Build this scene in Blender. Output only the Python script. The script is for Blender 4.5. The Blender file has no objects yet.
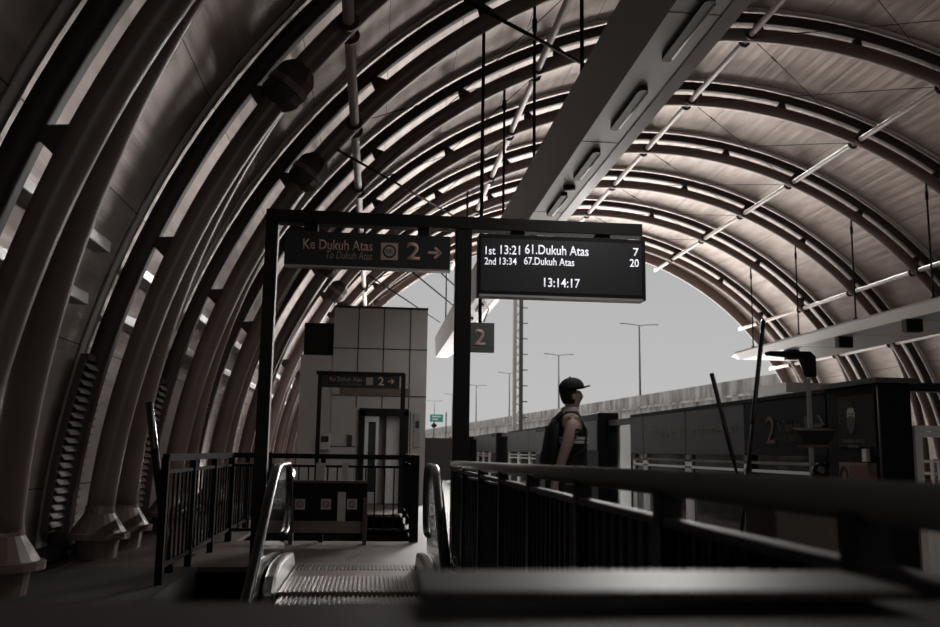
import bpy, bmesh, math, random
from mathutils import Vector, Matrix
random.seed(7)
S = bpy.context.scene
COL = S.collection
PI = math.pi

# ------------------------------------------------------------------ camera
EYE = 1.12
F, YAW, PITCH, ROLL = 900.0, 0.1035, 0.1518, 0.015
cy, sy, cp, sp = math.cos(YAW), math.sin(YAW), math.cos(PITCH), math.sin(PITCH)
FW = Vector((sy*cp, cy*cp, sp)); RT = Vector((cy, -sy, 0)); UP = RT.cross(FW)
cr, sr = math.cos(ROLL), math.sin(ROLL)
RT, UP = RT*cr + UP*sr, UP*cr - RT*sr
OR = Vector((0, 0, EYE))
cam = bpy.data.objects.new('camera', bpy.data.cameras.new('camera'))
COL.objects.link(cam)
cam.matrix_world = Matrix(((RT.x, UP.x, -FW.x, 0), (RT.y, UP.y, -FW.y, 0), (RT.z, UP.z, -FW.z, EYE), (0, 0, 0, 1)))
cam.data.sensor_width = 36; cam.data.sensor_fit = 'HORIZONTAL'
cam.data.lens = 36*F/940
cam.data.clip_start = 0.05; cam.data.clip_end = 3000
cam.data.dof.use_dof = True; cam.data.dof.focus_distance = 8.6; cam.data.dof.aperture_fstop = 2.8
S.camera = cam

# ------------------------------------------------------------------ sky, sun, exposure
W = bpy.data.worlds.new('sky'); S.world = W; W.use_nodes = True
nt = W.node_tree; nt.nodes.clear()
tc = nt.nodes.new('ShaderNodeTexCoord'); sx = nt.nodes.new('ShaderNodeSeparateXYZ')
rp = nt.nodes.new('ShaderNodeValToRGB'); bg = nt.nodes.new('ShaderNodeBackground'); wo = nt.nodes.new('ShaderNodeOutputWorld')
nt.links.new(tc.outputs['Generated'], sx.inputs[0]); nt.links.new(sx.outputs['Z'], rp.inputs[0])
xr = nt.nodes.new('ShaderNodeMapRange'); xr.inputs['From Min'].default_value = -.5; xr.inputs['From Max'].default_value = .6
xr.inputs['To Min'].default_value = .12; xr.inputs['To Max'].default_value = 1.0
lt = nt.nodes.new('ShaderNodeMath'); lt.operation = 'LESS_THAN'; lt.inputs[1].default_value = 0
mg = nt.nodes.new('ShaderNodeMixRGB'); mg.inputs[1].default_value = (1, 1, 1, 1)      # added below-horizon glow is stronger on the track side
mu = nt.nodes.new('ShaderNodeMixRGB'); mu.blend_type = 'MULTIPLY'; mu.inputs[0].default_value = 1
nt.links.new(sx.outputs['X'], xr.inputs['Value']); nt.links.new(sx.outputs['Z'], lt.inputs[0]); nt.links.new(lt.outputs[0], mg.inputs[0]); yr = nt.nodes.new('ShaderNodeMapRange'); yr.inputs['From Min'].default_value = -.1; yr.inputs['From Max'].default_value = .4
yr.inputs['To Min'].default_value = .02; yr.inputs['To Max'].default_value = 1.0; nt.links.new(sx.outputs['Y'], yr.inputs['Value'])
xy = nt.nodes.new('ShaderNodeMath'); xy.operation = 'MULTIPLY'; nt.links.new(xr.outputs[0], xy.inputs[0]); nt.links.new(yr.outputs[0], xy.inputs[1])
nt.links.new(xy.outputs[0], mg.inputs[2])
nt.links.new(rp.outputs[0], mu.inputs[1]); nt.links.new(mg.outputs[0], mu.inputs[2]); nt.links.new(mu.outputs[0], bg.inputs[0]); nt.links.new(bg.outputs[0], wo.inputs[0])
E_ = rp.color_ramp.elements
mr_ = nt.nodes.new('ShaderNodeMapRange'); mr_.inputs['From Min'].default_value = -1
nt.links.new(sx.outputs['Z'], mr_.inputs['Value']); nt.links.new(mr_.outputs[0], rp.inputs[0])
G = 9.5                                    # added glow below the horizon, lights the roof from underneath
E_[0].position = 0.0; E_[0].color = (G, G*.95, G*.9, 1)
E_[1].position = 1.0; E_[1].color = (1.2, 1.2, 1.2, 1)
for p_, c_ in ((.485, (G, G*.95, G*.9, 1)), (.5, (.52, .52, .52, 1)), (.61, (.46, .46, .462, 1)), (.70, (.9, .9, .9, 1))):
    e = rp.color_ramp.elements.new(p_); e.color = c_
bg.inputs[1].default_value = 1.0
sun = bpy.data.objects.new('sun', bpy.data.lights.new('sun', 'SUN')); COL.objects.link(sun)
sun.data.energy = 9.0; sun.data.angle = math.radians(20); sun.data.color = (1, .97, .94)
SUN_AZ, SUN_EL = math.radians(20), math.radians(19)     # azimuth from +Y toward +X
sd = Vector((math.sin(SUN_AZ)*math.cos(SUN_EL), math.cos(SUN_AZ)*math.cos(SUN_EL), math.sin(SUN_EL)))
sun.rotation_euler = sd.to_track_quat('Z', 'Y').to_euler()
vs = S.view_settings
vs.view_transform = 'Standard'; vs.look = 'None'; vs.exposure = 0.0; vs.gamma = 1.0; vs.use_curve_mapping = False

# ------------------------------------------------------------------ helpers
def at(u, v, **k):
    d = FW + RT*((u-470)/F) - UP*((v-313.5)/F)
    a, val = list(k.items())[0]; i = 'XYZ'.index(a)
    return OR + d*((val-OR[i])/d[i])

class MB:
    def __init__(s): s.bm = bmesh.new()
    def face(s, vs_, smooth=False):
        try:
            f = s.bm.faces.new(vs_); f.smooth = smooth; return f
        except ValueError: return None
    def box(s, a, b):
        x0, y0, z0 = a; x1, y1, z1 = b
        v = [s.bm.verts.new(p) for p in ((x0,y0,z0),(x1,y0,z0),(x1,y1,z0),(x0,y1,z0),(x0,y0,z1),(x1,y0,z1),(x1,y1,z1),(x0,y1,z1))]
        for q in ((3,2,1,0),(4,5,6,7),(0,1,5,4),(1,2,6,5),(2,3,7,6),(3,0,4,7)): s.face([v[i] for i in q])
        return s
    def rings(s, rings, closed_ring=True, caps=True, smooth=True, loop=False):
        R = [[s.bm.verts.new(p) for p in r] for r in rings]
        n = len(R[0]); m = len(R)
        for i in range(m if loop else m-1):
            A, B = R[i], R[(i+1) % m]
            for j in range(n if closed_ring else n-1):
                k = (j+1) % n
                s.face([A[j], A[k], B[k], B[j]], smooth)
        if caps and not loop and closed_ring:
            s.face(R[0][::-1]); s.face(R[-1])
        return s
    def tube(s, pts, r, n=12, caps=True, loop=False):
        pts = [Vector(p) for p in pts]; m = len(pts)
        rs = r if isinstance(r, (list, tuple)) else [r]*m
        rings = []; prev = None
        for i, p in enumerate(pts):
            if loop: t = pts[(i+1) % m]-pts[i-1]
            else: t = pts[min(i+1, m-1)]-pts[max(i-1, 0)]
            t.normalize()
            if prev is None:
                a = Vector((0,0,1)) if abs(t.z) < .9 else Vector((0,1,0))
                nn = t.cross(a).normalized()
            else:
                nn = (prev - t*prev.dot(t)).normalized()
            prev = nn; b = t.cross(nn)
            rings.append([p + (nn*math.cos(2*PI*j/n) + b*math.sin(2*PI*j/n))*rs[i] for j in range(n)])
        return s.rings(rings, caps=caps, loop=loop)
    def bar(s, p, q, w, h, up=(0,0,1)):
        p, q = Vector(p), Vector(q); t = (q-p).normalized(); up = Vector(up)
        if abs(t.dot(up)) > .98: up = Vector((0,1,0))
        a = t.cross(up).normalized()*(w/2); b = a.cross(t).normalized()*(h/2)
        return s.rings([[c+a+b, c-a+b, c-a-b, c+a-b] for c in (p, q)], smooth=False)
    def lathe(s, prof, c=(0,0,0), n=20, axis=None, smooth=True):
        c = Vector(c)
        M = Matrix.Identity(3) if axis is None else Vector(axis).to_track_quat('Z', 'Y').to_matrix()
        return s.rings([[c + M @ Vector((r*math.cos(2*PI*j/n), r*math.sin(2*PI*j/n), z)) for j in range(n)] for r, z in prof], smooth=smooth)
    def prism(s, pts, d, smooth=False):
        d = Vector(d)
        return s.rings([[Vector(p) for p in pts], [Vector(p)+d for p in pts]], smooth=smooth)
    def ell(s, c, r, n=16, m=10, rot=None):
        c = Vector(c); rings = []
        for i in range(1, m):
            a = PI*i/m - PI/2
            ring = []
            for j in range(n):
                b = 2*PI*j/n
                v = Vector((r[0]*math.cos(a)*math.cos(b), r[1]*math.cos(a)*math.sin(b), r[2]*math.sin(a)))
                if rot: v = rot @ v
                ring.append(c+v)
            rings.append(ring)
        return s.rings(rings)
    def build(s, name, mat, parent=None, bevel=0, subsurf=0):
        bmesh.ops.remove_doubles(s.bm, verts=s.bm.verts, dist=1e-6)
        bmesh.ops.recalc_face_normals(s.bm, faces=s.bm.faces)
        me = bpy.data.meshes.new(name); s.bm.to_mesh(me); s.bm.free()
        me.materials.append(mat)
        o = bpy.data.objects.new(name, me); COL.objects.link(o)
        if parent: o.parent = parent; o.matrix_parent_inverse = parent_world(parent).inverted()
        if bevel:
            b = o.modifiers.new('bevel', 'BEVEL'); b.width = bevel; b.segments = 2; b.limit_method = 'ANGLE'
        if subsurf:
            b = o.modifiers.new('sub', 'SUBSURF'); b.levels = subsurf; b.render_levels = subsurf
        return o
def parent_world(o):
    m = Matrix.LocRotScale(o.location, o.rotation_euler, o.scale)
    if o.parent: m = parent_world(o.parent) @ o.matrix_parent_inverse @ m
    return m
def tag(o, label, cat, group=None, kind=None):
    o['label'] = label; o['category'] = cat
    if group: o['group'] = group
    if kind: o['kind'] = kind
    return o
def thing(name, label, cat, loc=(0,0,0), group=None):
    o = bpy.data.objects.new(name, None); COL.objects.link(o); o.location = loc; o.empty_display_size = .2
    return tag(o, label, cat, group)
def struct(name, mb, mat, **k):
    o = mb.build(name, mat, **k); o['kind'] = 'structure'; return o
ORD = ['first','second','third','fourth','fifth','sixth','seventh','eighth','ninth','tenth','eleventh','twelfth','thirteenth','fourteenth','fifteenth','sixteenth','seventeenth']

# ------------------------------------------------------------------ materials
def mat(name, col, rough=.5, metal=0, noise=0, nscale=6, bump=0, emit=0, stretch=None, spec=.5, trans=0, rvar=0):
    m = bpy.data.materials.new(name); m.use_nodes = True
    N = m.node_tree.nodes; L = m.node_tree.links; b = N['Principled BSDF']
    b.inputs['Base Color'].default_value = (*col, 1); b.inputs['Roughness'].default_value = rough
    b.inputs['Metallic'].default_value = metal; b.inputs['Specular IOR Level'].default_value = spec
    if trans: b.inputs['Transmission Weight'].default_value = trans
    if emit:
        b.inputs['Emission Color'].default_value = (*col, 1); b.inputs['Emission Strength'].default_value = emit
    if noise or bump or rvar:
        t = N.new('ShaderNodeTexCoord'); mp = N.new('ShaderNodeMapping'); n = N.new('ShaderNodeTexNoise')
        n.inputs['Scale'].default_value = nscale; n.inputs['Detail'].default_value = 6
        if stretch: mp.inputs['Scale'].default_value = stretch
        L.new(t.outputs['Object'], mp.inputs[0]); L.new(mp.outputs[0], n.inputs['Vector'])
        if noise:
            r = N.new('ShaderNodeValToRGB')
            r.color_ramp.elements[0].position = .3; r.color_ramp.elements[1].position = .72
            r.color_ramp.elements[0].color = (*[c*(1-noise) for c in col], 1)
            r.color_ramp.elements[1].color = (*[min(1, c*(1+noise)) for c in col], 1)
            L.new(n.outputs['Fac'], r.inputs[0]); L.new(r.outputs[0], b.inputs['Base Color'])
        if bump:
            bp = N.new('ShaderNodeBump'); bp.inputs['Strength'].default_value = bump; bp.inputs['Distance'].default_value = .02
            L.new(n.outputs['Fac'], bp.inputs['Height']); L.new(bp.outputs[0], b.inputs['Normal'])
        if rvar:
            mr = N.new('ShaderNodeMapRange'); mr.inputs['To Min'].default_value = max(0, rough-rvar); mr.inputs['To Max'].default_value = rough+rvar
            L.new(n.outputs['Fac'], mr.inputs['Value']); L.new(mr.outputs[0], b.inputs['Roughness'])
    return m
M_rib = mat('rib_paint', (.19, .137, .12), .3, noise=.12, nscale=3)
M_chord = mat('chord_paint', (.07, .055, .05), .55, spec=.3)
M_strip = mat('pale_cover_strip', (.62, .60, .58), .45)
M_tie = mat('tie_tube_paint', (.42, .36, .335), .4, noise=.1)
M_black = mat('black_paint', (.011, .010, .010), .55, spec=.2)
M_blackgloss = mat('black_gloss', (.010, .010, .011), .25)
M_cable = mat('cable_steel', (.02, .018, .018), .8, spec=.2)
M_beam = mat('beam_panel', (.34, .335, .33), .42, noise=.05, nscale=2)
M_beamlow = mat('beam_light_edge', (.33, .325, .32), .4)
M_lampbody = mat('lamp_housing', (.02, .02, .02), .5)
M_lens = mat('lamp_lens', (.75, .75, .74), .3)
M_floor = mat('floor_tile', (.082, .057, .049), .5, noise=.25, nscale=5, rvar=.1)
M_conc = mat('concrete', (.27, .255, .245), .9, noise=.7, nscale=2.2, stretch=(1, .35, .12), bump=.2)
M_ground = mat('ground', (.25, .24, .23), .9, noise=.2, nscale=.05)
M_ballast = mat('track_ballast', (.52, .48, .45), .95, noise=.4, nscale=14, bump=.6)
M_steel = mat('brushed_steel', (.70, .69, .68), .3, metal=1, rvar=.08, nscale=30, stretch=(1, 1, 8))
M_railtop = mat('dark_steel_rail', (.36, .355, .355), .42, metal=1, rvar=.06, nscale=20)
M_rubber = mat('handrail_rubber', (.012, .012, .012), .28)
M_lift = mat('lift_cladding', (.50, .475, .455), .45, noise=.1, nscale=1.2)
M_liftdark = mat('lift_joint', (.02, .02, .02), .6)
M_signblack = mat('sign_black', (.012, .012, .013), .5)
M_signtext = mat('sign_text_tan', (.62, .39, .32), .6)
M_signdim = mat('sign_text_dim', (.36, .28, .25), .6)
M_led = mat('led_text', (.86, .86, .92), .5, emit=.8)
M_screen = mat('led_screen', (.016, .016, .018), .4)
M_psd = mat('screen_panel_dark', (.07, .073, .076), .45, spec=.25)
M_psdblack = mat('screen_panel_black', (.006, .006, .007), .5, spec=.1)
M_ghost = mat('faint_print', (.13, .125, .12), .5)
M_red = mat('dull_red_print', (.14, .05, .045), .6)
M_white = mat('white_paint', (.78, .77, .76), .5)
M_paper = mat('poster_paper', (.40, .37, .35), .7)
M_brown = mat('brown_board', (.16, .125, .11), .7, noise=.15)
M_newel = mat('newel_steel', (.42, .41, .40), .3, metal=1)
M_toprail = mat('top_rail_paint', (.22, .22, .22), .32)
M_midrail = mat('mid_rail_paint', (.10, .10, .11), .7, spec=.2)
M_matte = mat('fence_black', (.012, .011, .011), .9, spec=.05)
M_smoke = mat('smoked_glass', (.03, .032, .034), .08, trans=.5)
M_faint = mat('fainter_print', (.05, .047, .045), .6)
M_faintred = mat('fainter_red_print', (.10, .05, .046), .6)
M_clear = mat('clear_glass', (.75, .78, .78), .03, trans=1)
M_glass = mat('dark_glass', (.10, .11, .11), .05, trans=.85)
M_skin = mat('skin', (.60, .42, .36), .55)
M_vest = mat('vest_black', (.014, .014, .015), .85)
M_stripe = mat('vest_stripe', (.62, .62, .62), .8)
M_cap = mat('cap_cloth', (.022, .021, .028), .85)
M_trouser = mat('trouser_cloth', (.025, .025, .028), .9)
M_bag = mat('bag_nylon', (.016, .016, .017), .75)
M_hair = mat('hair', (.01, .009, .008), .6)
M_tattoo = mat('tattoo_ink', (.05, .04, .04), .6)
M_green = mat('road_sign_green', (.02, .30, .22), .5)
M_louvre = mat('louvre_blade', (.34, .30, .285), .35)
M_wallrail = mat('wall_rail', (.50, .48, .46), .4)

def clad_mat():
    m = bpy.data.materials.new('roof_cladding'); m.use_nodes = True
    N = m.node_tree.nodes; L = m.node_tree.links; b = N['Principled BSDF']
    uv = N.new('ShaderNodeUVMap'); sp_ = N.new('ShaderNodeSeparateXYZ'); L.new(uv.outputs[0], sp_.inputs[0])
    def math_(op, a, b_=None, c=None):
        n = N.new('ShaderNodeMath'); n.operation = op
        for i, x in enumerate((a, b_)):
            if x is None: continue
            if isinstance(x, (int, float)): n.inputs[i].default_value = x
            else: L.new(x, n.inputs[i])
        return n.outputs[0]
    # longitudinal joints every 1.55 m of arc
    fr = math_('FRACT', math_('DIVIDE', sp_.outputs[0], 1.55))
    seam = math_('LESS_THAN', fr, .008)
    mp = N.new('ShaderNodeMapping'); mp.inputs['Scale'].default_value = (2.4, .55, 1); L.new(uv.outputs[0], mp.inputs[0])
    n1 = N.new('ShaderNodeTexNoise'); n1.inputs['Scale'].default_value = 1.6; n1.inputs['Detail'].default_value = 7; L.new(mp.outputs[0], n1.inputs['Vector'])
    mp2 = N.new('ShaderNodeMapping'); mp2.inputs['Scale'].default_value = (9, .25, 1); L.new(uv.outputs[0], mp2.inputs[0])
    n2 = N.new('ShaderNodeTexNoise'); n2.inputs['Scale'].default_value = 1.2; n2.inputs['Detail'].default_value = 3; L.new(mp2.outputs[0], n2.inputs['Vector'])
    r = N.new('ShaderNodeValToRGB'); r.color_ramp.elements[0].position = .3; r.color_ramp.elements[1].position = .75
    r.color_ramp.elements[0].color = (.46, .39, .36, 1); r.color_ramp.elements[1].color = (.68, .60, .565, 1)
    L.new(n1.outputs['Fac'], r.inputs[0])
    mx = N.new('ShaderNodeMixRGB'); mx.inputs[2].default_value = (.03, .028, .027, 1)
    L.new(seam, mx.inputs[0]); L.new(r.outputs[0], mx.inputs[1]); L.new(mx.outputs[0], b.inputs['Base Color'])
    w = math_('MULTIPLY', math_('SINE', math_('MULTIPLY', sp_.outputs[0], 2*PI/.26)), .25)
    hsum = math_('ADD', w, math_('MULTIPLY', n2.outputs['Fac'], 1.2))
    bp = N.new('ShaderNodeBump'); bp.inputs['Strength'].default_value = .35; bp.inputs['Distance'].default_value = .03
    L.new(hsum, bp.inputs['Height']); L.new(bp.outputs[0], b.inputs['Normal'])
    b.inputs['Roughness'].default_value = .50; b.inputs['Metallic'].default_value = .5
    return m
M_clad = clad_mat()

# ------------------------------------------------------------------ arch geometry
AX, AZ, AE = 7.36, EYE-1.304, 1.06
def arc(th, R): return Vector((AX + R*math.cos(th), 0, AZ + R*math.sin(th)/AE))
def arcn(th): return Vector((math.cos(th), 0, math.sin(th))).normalized()
def ray_theta(u, v, R):
    d = FW + RT*((u-470)/F) - UP*((v-313.5)/F)
    ox, oz = OR.x-AX, (OR.z-AZ)*AE; dx, dz = d.x, d.z*AE
    a = dx*dx+dz*dz; b = 2*(ox*dx+oz*dz); c = ox*ox+oz*oz-R*R
    t = (-b+math.sqrt(b*b-4*a*c))/(2*a)
    P = OR+d*t
    return math.atan2((P.z-AZ)*AE, P.x-AX), P
def th_of_z(z, R, left=True):
    s = math.asin((z-AZ)*AE/R); return PI-s if left else s
R_IN, R_CH, R_CL = 10.14, 10.50, 10.66
RIBS = [-0.4, 2.98, 6.36, 9.74, 12.92, 16.2, 19.6, 23.05, 26.4, 29.8, 33.2]
ROOF0, ROOF1 = -20.0, 35.3
TH_NODE, _ = ray_theta(287, 88, R_IN)     # the connector on the left flank

# ------------------------------------------------------------------ setting: roof, floor, walls, outside
def sweep_arc(mb, t0, t1, n, R0, R1, y0, y1):
    rings = []
    for i in range(n+1):
        t = t0+(t1-t0)*i/n; a, b = arc(t, R0), arc(t, R1)
        rings.append([Vector((a.x, y0, a.z)), Vector((b.x, y0, b.z)), Vector((b.x, y1, b.z)), Vector((a.x, y1, a.z))])
    mb.rings(rings, smooth=True)
    return mb
T_L = th_of_z(-.1, R_CL); T_R = th_of_z(-.1, R_CL, False)
mb = MB(); bm = mb.bm; uvl = bm.loops.layers.uv.new('UVMap'); NT, NY = 120, 13
for side, R in ((0, R_CL), (1, R_CL+.09)):
    g = []
    for i in range(NT+1):
        t = T_R+(T_L-T_R)*i/NT; p = arc(t, R)
        g.append([(bm.verts.new((p.x, ROOF0+(ROOF1-ROOF0)*j/NY, p.z)), (R*t, ROOF0+(ROOF1-ROOF0)*j/NY)) for j in range(NY+1)])
    for i in range(NT):
        for j in range(NY):
            q = [g[i][j], g[i+1][j], g[i+1][j+1], g[i][j+1]]
            if side: q = q[::-1]
            f = bm.faces.new([a for a, _ in q]); f.smooth = True
            for lp, (_, uvv) in zip(f.loops, q): lp[uvl].uv = uvv
me = bpy.data.meshes.new('ceiling'); bm.to_mesh(me); bm.free(); me.materials.append(M_clad)
ceil = bpy.data.objects.new('ceiling', me); COL.objects.link(ceil); ceil['kind'] = 'structure'
mb = MB(); sweep_arc(mb, T_R, T_L, 96, 10.28, R_CL+.12, ROOF1, ROOF1+.12)
struct('trim_1', mb, M_rib)

WX0, WX1, WY0, WY1 = -1.62, .74, 1.25, 9.0          # escalator well
mb = MB()
mb.box((-3.4, -14, -.35), (3.3, WY0, 0)); mb.box((WX1, WY0, -.35), (3.3, WY1, 0)); mb.box((-3.4, WY1, -.35), (3.3, 11.5, 0))
mb.box((-3.4, 11.5, -.35), (-1.62, 16.2, 0)); mb.box((.5, 11.5, -.35), (3.3, 16.2, 0)); mb.box((-3.4, 16.2, -.35), (3.3, 36.5, 0))
mb.box((-3.4, -14, -1.6), (-3.1, 36.5, -.35)); mb.box((3.0, -14, -1.6), (3.3, 36.5, -.35))
struct('floor', mb, M_floor)
mb = MB(); mb.box((-3.4, WY0, -.35), (WX0, WY1, 0)); struct('floor_strip', mb, mat('shaded_floor', (.028, .023, .022), .6, noise=.3, nscale=30))  # left floor beside the well, shade put into its darker colour
mb = MB(); mb.box((WX0, WY0-.001, -5), (WX0+.02, WY1, -.35)); mb.box((WX1-.02, WY0, -5), (WX1, WY1, -.35)); mb.box((WX0, WY0-.02, -5), (WX1, WY0, -.35)); mb.box((-3.4, -7, -5.2), (3.3, 17, -5))
mb.box((WX0, WY1, -5), (WX1, WY1+.02, -.05)); mb.box((-1.62, 11.48, -5), (.5, 11.5, -.05)); mb.box((-1.62, 16.2, -5), (.5, 16.22, -.05)); mb.box((-1.64, 11.5, -5), (-1.62, 16.2, -.05)); mb.box((.5, 11.5, -5), (.52, 16.2, -.05))
struct('well_lining', mb, M_black)
mb = MB(); mb.box((3.3, -14, -1.75), (11.6, 38, -1.5)); struct('track_bed', mb, M_ballast)
mb = MB(); mb.box((11.6, -14, -1.6), (18.2, 36.5, 0)); struct('opposite_platform', mb, M_conc)
for x in (5.0, 6.43, 8.4, 9.83):
    o = MB().bar((x, -6, -1.42), (x, 38, -1.42), .07, .16).build('track_rail', M_railtop)
    tag(o, {5.0:'steel track rail nearest the platform screens', 6.43:'second steel track rail from the platform screens', 8.4:'third steel track rail from the platform screens', 9.83:'steel track rail farthest from the platform screens'}[x], 'rail', 'running rails on the track bed')
# low kerb wall on the left between the arch feet
mb = MB(); mb.box((-3.22, -13, 0), (-3.02, 35, .12)); struct('baseboard_left', mb, M_black)

# ------------------------------------------------------------------ roof ribs
def leg_pts(y0, y1, left, zend=.42):
    a0 = TH_NODE if left else PI-TH_NODE; a1 = th_of_z(zend, R_IN, left); out = []
    for i in range(25):
        k = i/24; p = arc(a0+(a1-a0)*k, R_IN); p.y = y0+(y1-y0)*k; out.append(p)
    return out
SPREAD = .95
def rib(i, y):
    n = len(RIBS)
    vis = i-1
    lab = ('brown tubular roof arch directly above the camera' if i == 0 else 'brown tubular roof arch cut off by the top left corner' if i == 1 else 'brown tubular roof arch farthest away, at the open end' if i == n-1 else
           'brown tubular roof arch, %s one counting from the far left of the photo' % ORD[i-2])
    r = thing('roof_arch', lab, 'roof arch', (-2.78, y, 0), 'tubular arches carrying the roof')
    a0, a1 = PI-TH_NODE, TH_NODE
    pts = []
    for k in range(61):
        p = arc(a0+(a1-a0)*k/60, R_IN); p.y = y; pts.append(p)
    MB().tube(pts, .135, 14).build('arch_tube', M_rib, r)
    sweep_arc(MB(), T_R, T_L, 90, R_CH-.085, R_CH+.085, y-.1, y+.1).build('outer_chord', M_chord, r)
    sweep_arc(MB(), T_R, T_L, 90, R_CL-.05, R_CL-.02, y-.27, y-.12).build('cover_strip', M_strip, r)
    for left in (True, False):
        for k in (0, 1):
            lp = leg_pts(y+.0, y+SPREAD*k, left)
            lg = MB().tube(lp, .135, 14).build('leg_tube', M_rib, r)
            c = lp[-1].copy(); c.z = 0
            c.x += -.0 if left else 0
            MB().lathe([(.138, .52), (.15, .44), (.27, .255), (.31, .25), (.31, .19), (.21, .18), (.19, .02), (.19, 0)], c, 18, None, False).build('foot_cone', M_rib, r)
        a = TH_NODE if left else PI-TH_NODE
        p = arc(a, R_IN); p.y = y
        tdir = (arc(a+.01, R_IN)-arc(a-.01, R_IN)).normalized()
        MB().lathe([(.14, -.30), (.215, -.21), (.235, -.17), (.235, .13), (.215, .17), (.14, .26)], p, 8, tdir, False).build('connector', M_chord, r)
        MB().lathe([(.25, -.05), (.25, .03)], p, 8, tdir, False).build('connector_strap', M_rib, r)
    # triangular brackets between tube and outer chord
    nb = 13
    for k in range(nb):
        t = .26+(PI-.52)*(k+.5)/nb
        nv = arcn(t); tv = Vector((-nv.z, 0, nv.x))
        p0 = arc(t, R_IN+.10); p1 = arc(t, R_CH-.07)
        yv = Vector((0, .05, 0))
        q = [p0-tv*.13-yv, p0+tv*.13-yv, p1+tv*.045-yv, p1-tv*.045-yv]
        for v in q: v.y += y
        MB().prism(q, (0, .1, 0)).build('bracket', M_chord, r)
for i, y in enumerate(RIBS): rib(i, y)

# ------------------------------------------------------------------ tie tubes along the roof
TT = [((358, 150), 'left flank of the roof, nearly vertical in view'), ((500, 160), 'roof just left of the long lamp beam'), ((691, 102), 'roof just right of the long lamp beam'),
      ((795, 182), 'upper right flank of the roof'), ((833, 299), 'right flank above the right hand soffit'), ((820, 359), 'lower right flank under the right hand soffit')]
for (u, v), where in TT:
    th, P = ray_theta(u, v, R_IN-.1)
    p = arc(th, R_IN-.06)
    t = thing('tie_tube', 'pale brown tie tube along the '+where, 'tube', (p.x, 0, p.z), 'tie tubes between the arches')
    MB().tube([(p.x, -3, p.z), (p.x, 35.3, p.z)], .065, 12).build('tube', M_tie, t)
    for y in RIBS:
        nv = arcn(th)
        MB().lathe([(.075, -.2), (.12, -.19), (.12, -.15), (.075, -.14)], (p.x, y, p.z), 12, (0, 1, 0)).build('collar', M_chord, t)
        MB().lathe([(.075, .14), (.12, .15), (.12, .19), (.075, .2)], (p.x, y, p.z), 12, (0, 1, 0)).build('collar', M_chord, t)

# ------------------------------------------------------------------ diagonal bracing cables
def cable(p, q, lab, r=.007, buckle=True):
    t = thing('brace_cable', lab, 'cable', p, 'thin bracing cables under the roof')
    MB().tube([p, q], r, 6).build('wire', M_cable, t)
    if buckle:
        p, q = Vector(p), Vector(q); d = (q-p).normalized(); c = p+(q-p)*.18
        MB().tube([c-d*.16, c-d*.1, c+d*.1, c+d*.16], [r, r*2.2, r*2.2, r], 6).build('turnbuckle', M_cable, t)
def arcp(th, y, R=R_IN-.05):
    p = arc(th, R); p.y = y; return p
thT = [ray_theta(u, v, R_IN)[0] for (u, v), _ in TT]
bays = [(12.92, 16.2), (16.2, 19.6), (19.6, 23.05), (23.05, 26.4), (26.4, 29.8), (29.8, 33.2)]
names_bay = ['nearest braced bay', 'second braced bay', 'third braced bay', 'fourth braced bay', 'fifth braced bay', 'farthest braced bay']
for (a, b), nb in zip(bays, names_bay):
    for j, side in ((0, 'left of the lamp beam'), (2, 'right of the lamp beam')):
        cable(arcp(thT[j], a), arcp(thT[j+1], b), 'thin cable rising away from the camera %s, %s' % (side, nb))
        cable(arcp(thT[j], b), arcp(thT[j+1], a), 'thin cable falling away from the camera %s, %s' % (side, nb))
cable(at(338, 150, Y=12.8), at(452, 215, Y=19), 'thick black cable pair running down left toward the sign frame', .02, False)
cable(at(400, 262, Y=26), at(480, 327, Y=30), 'black cable crossing the left of the bright opening, upper one', .022, False)
cable(at(368, 275, Y=26), at(440, 322, Y=30), 'black cable crossing the left of the bright opening, lower one', .022, False)
cable(at(440, 272, Y=28), at(470, 300, Y=30), 'short black cable beside the frame post in the bright opening', .022, False)
cable(at(465, 0, Y=11), at(585, 65, Y=13), 'black rod slanting down to the lamp beam', .028, False)

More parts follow.
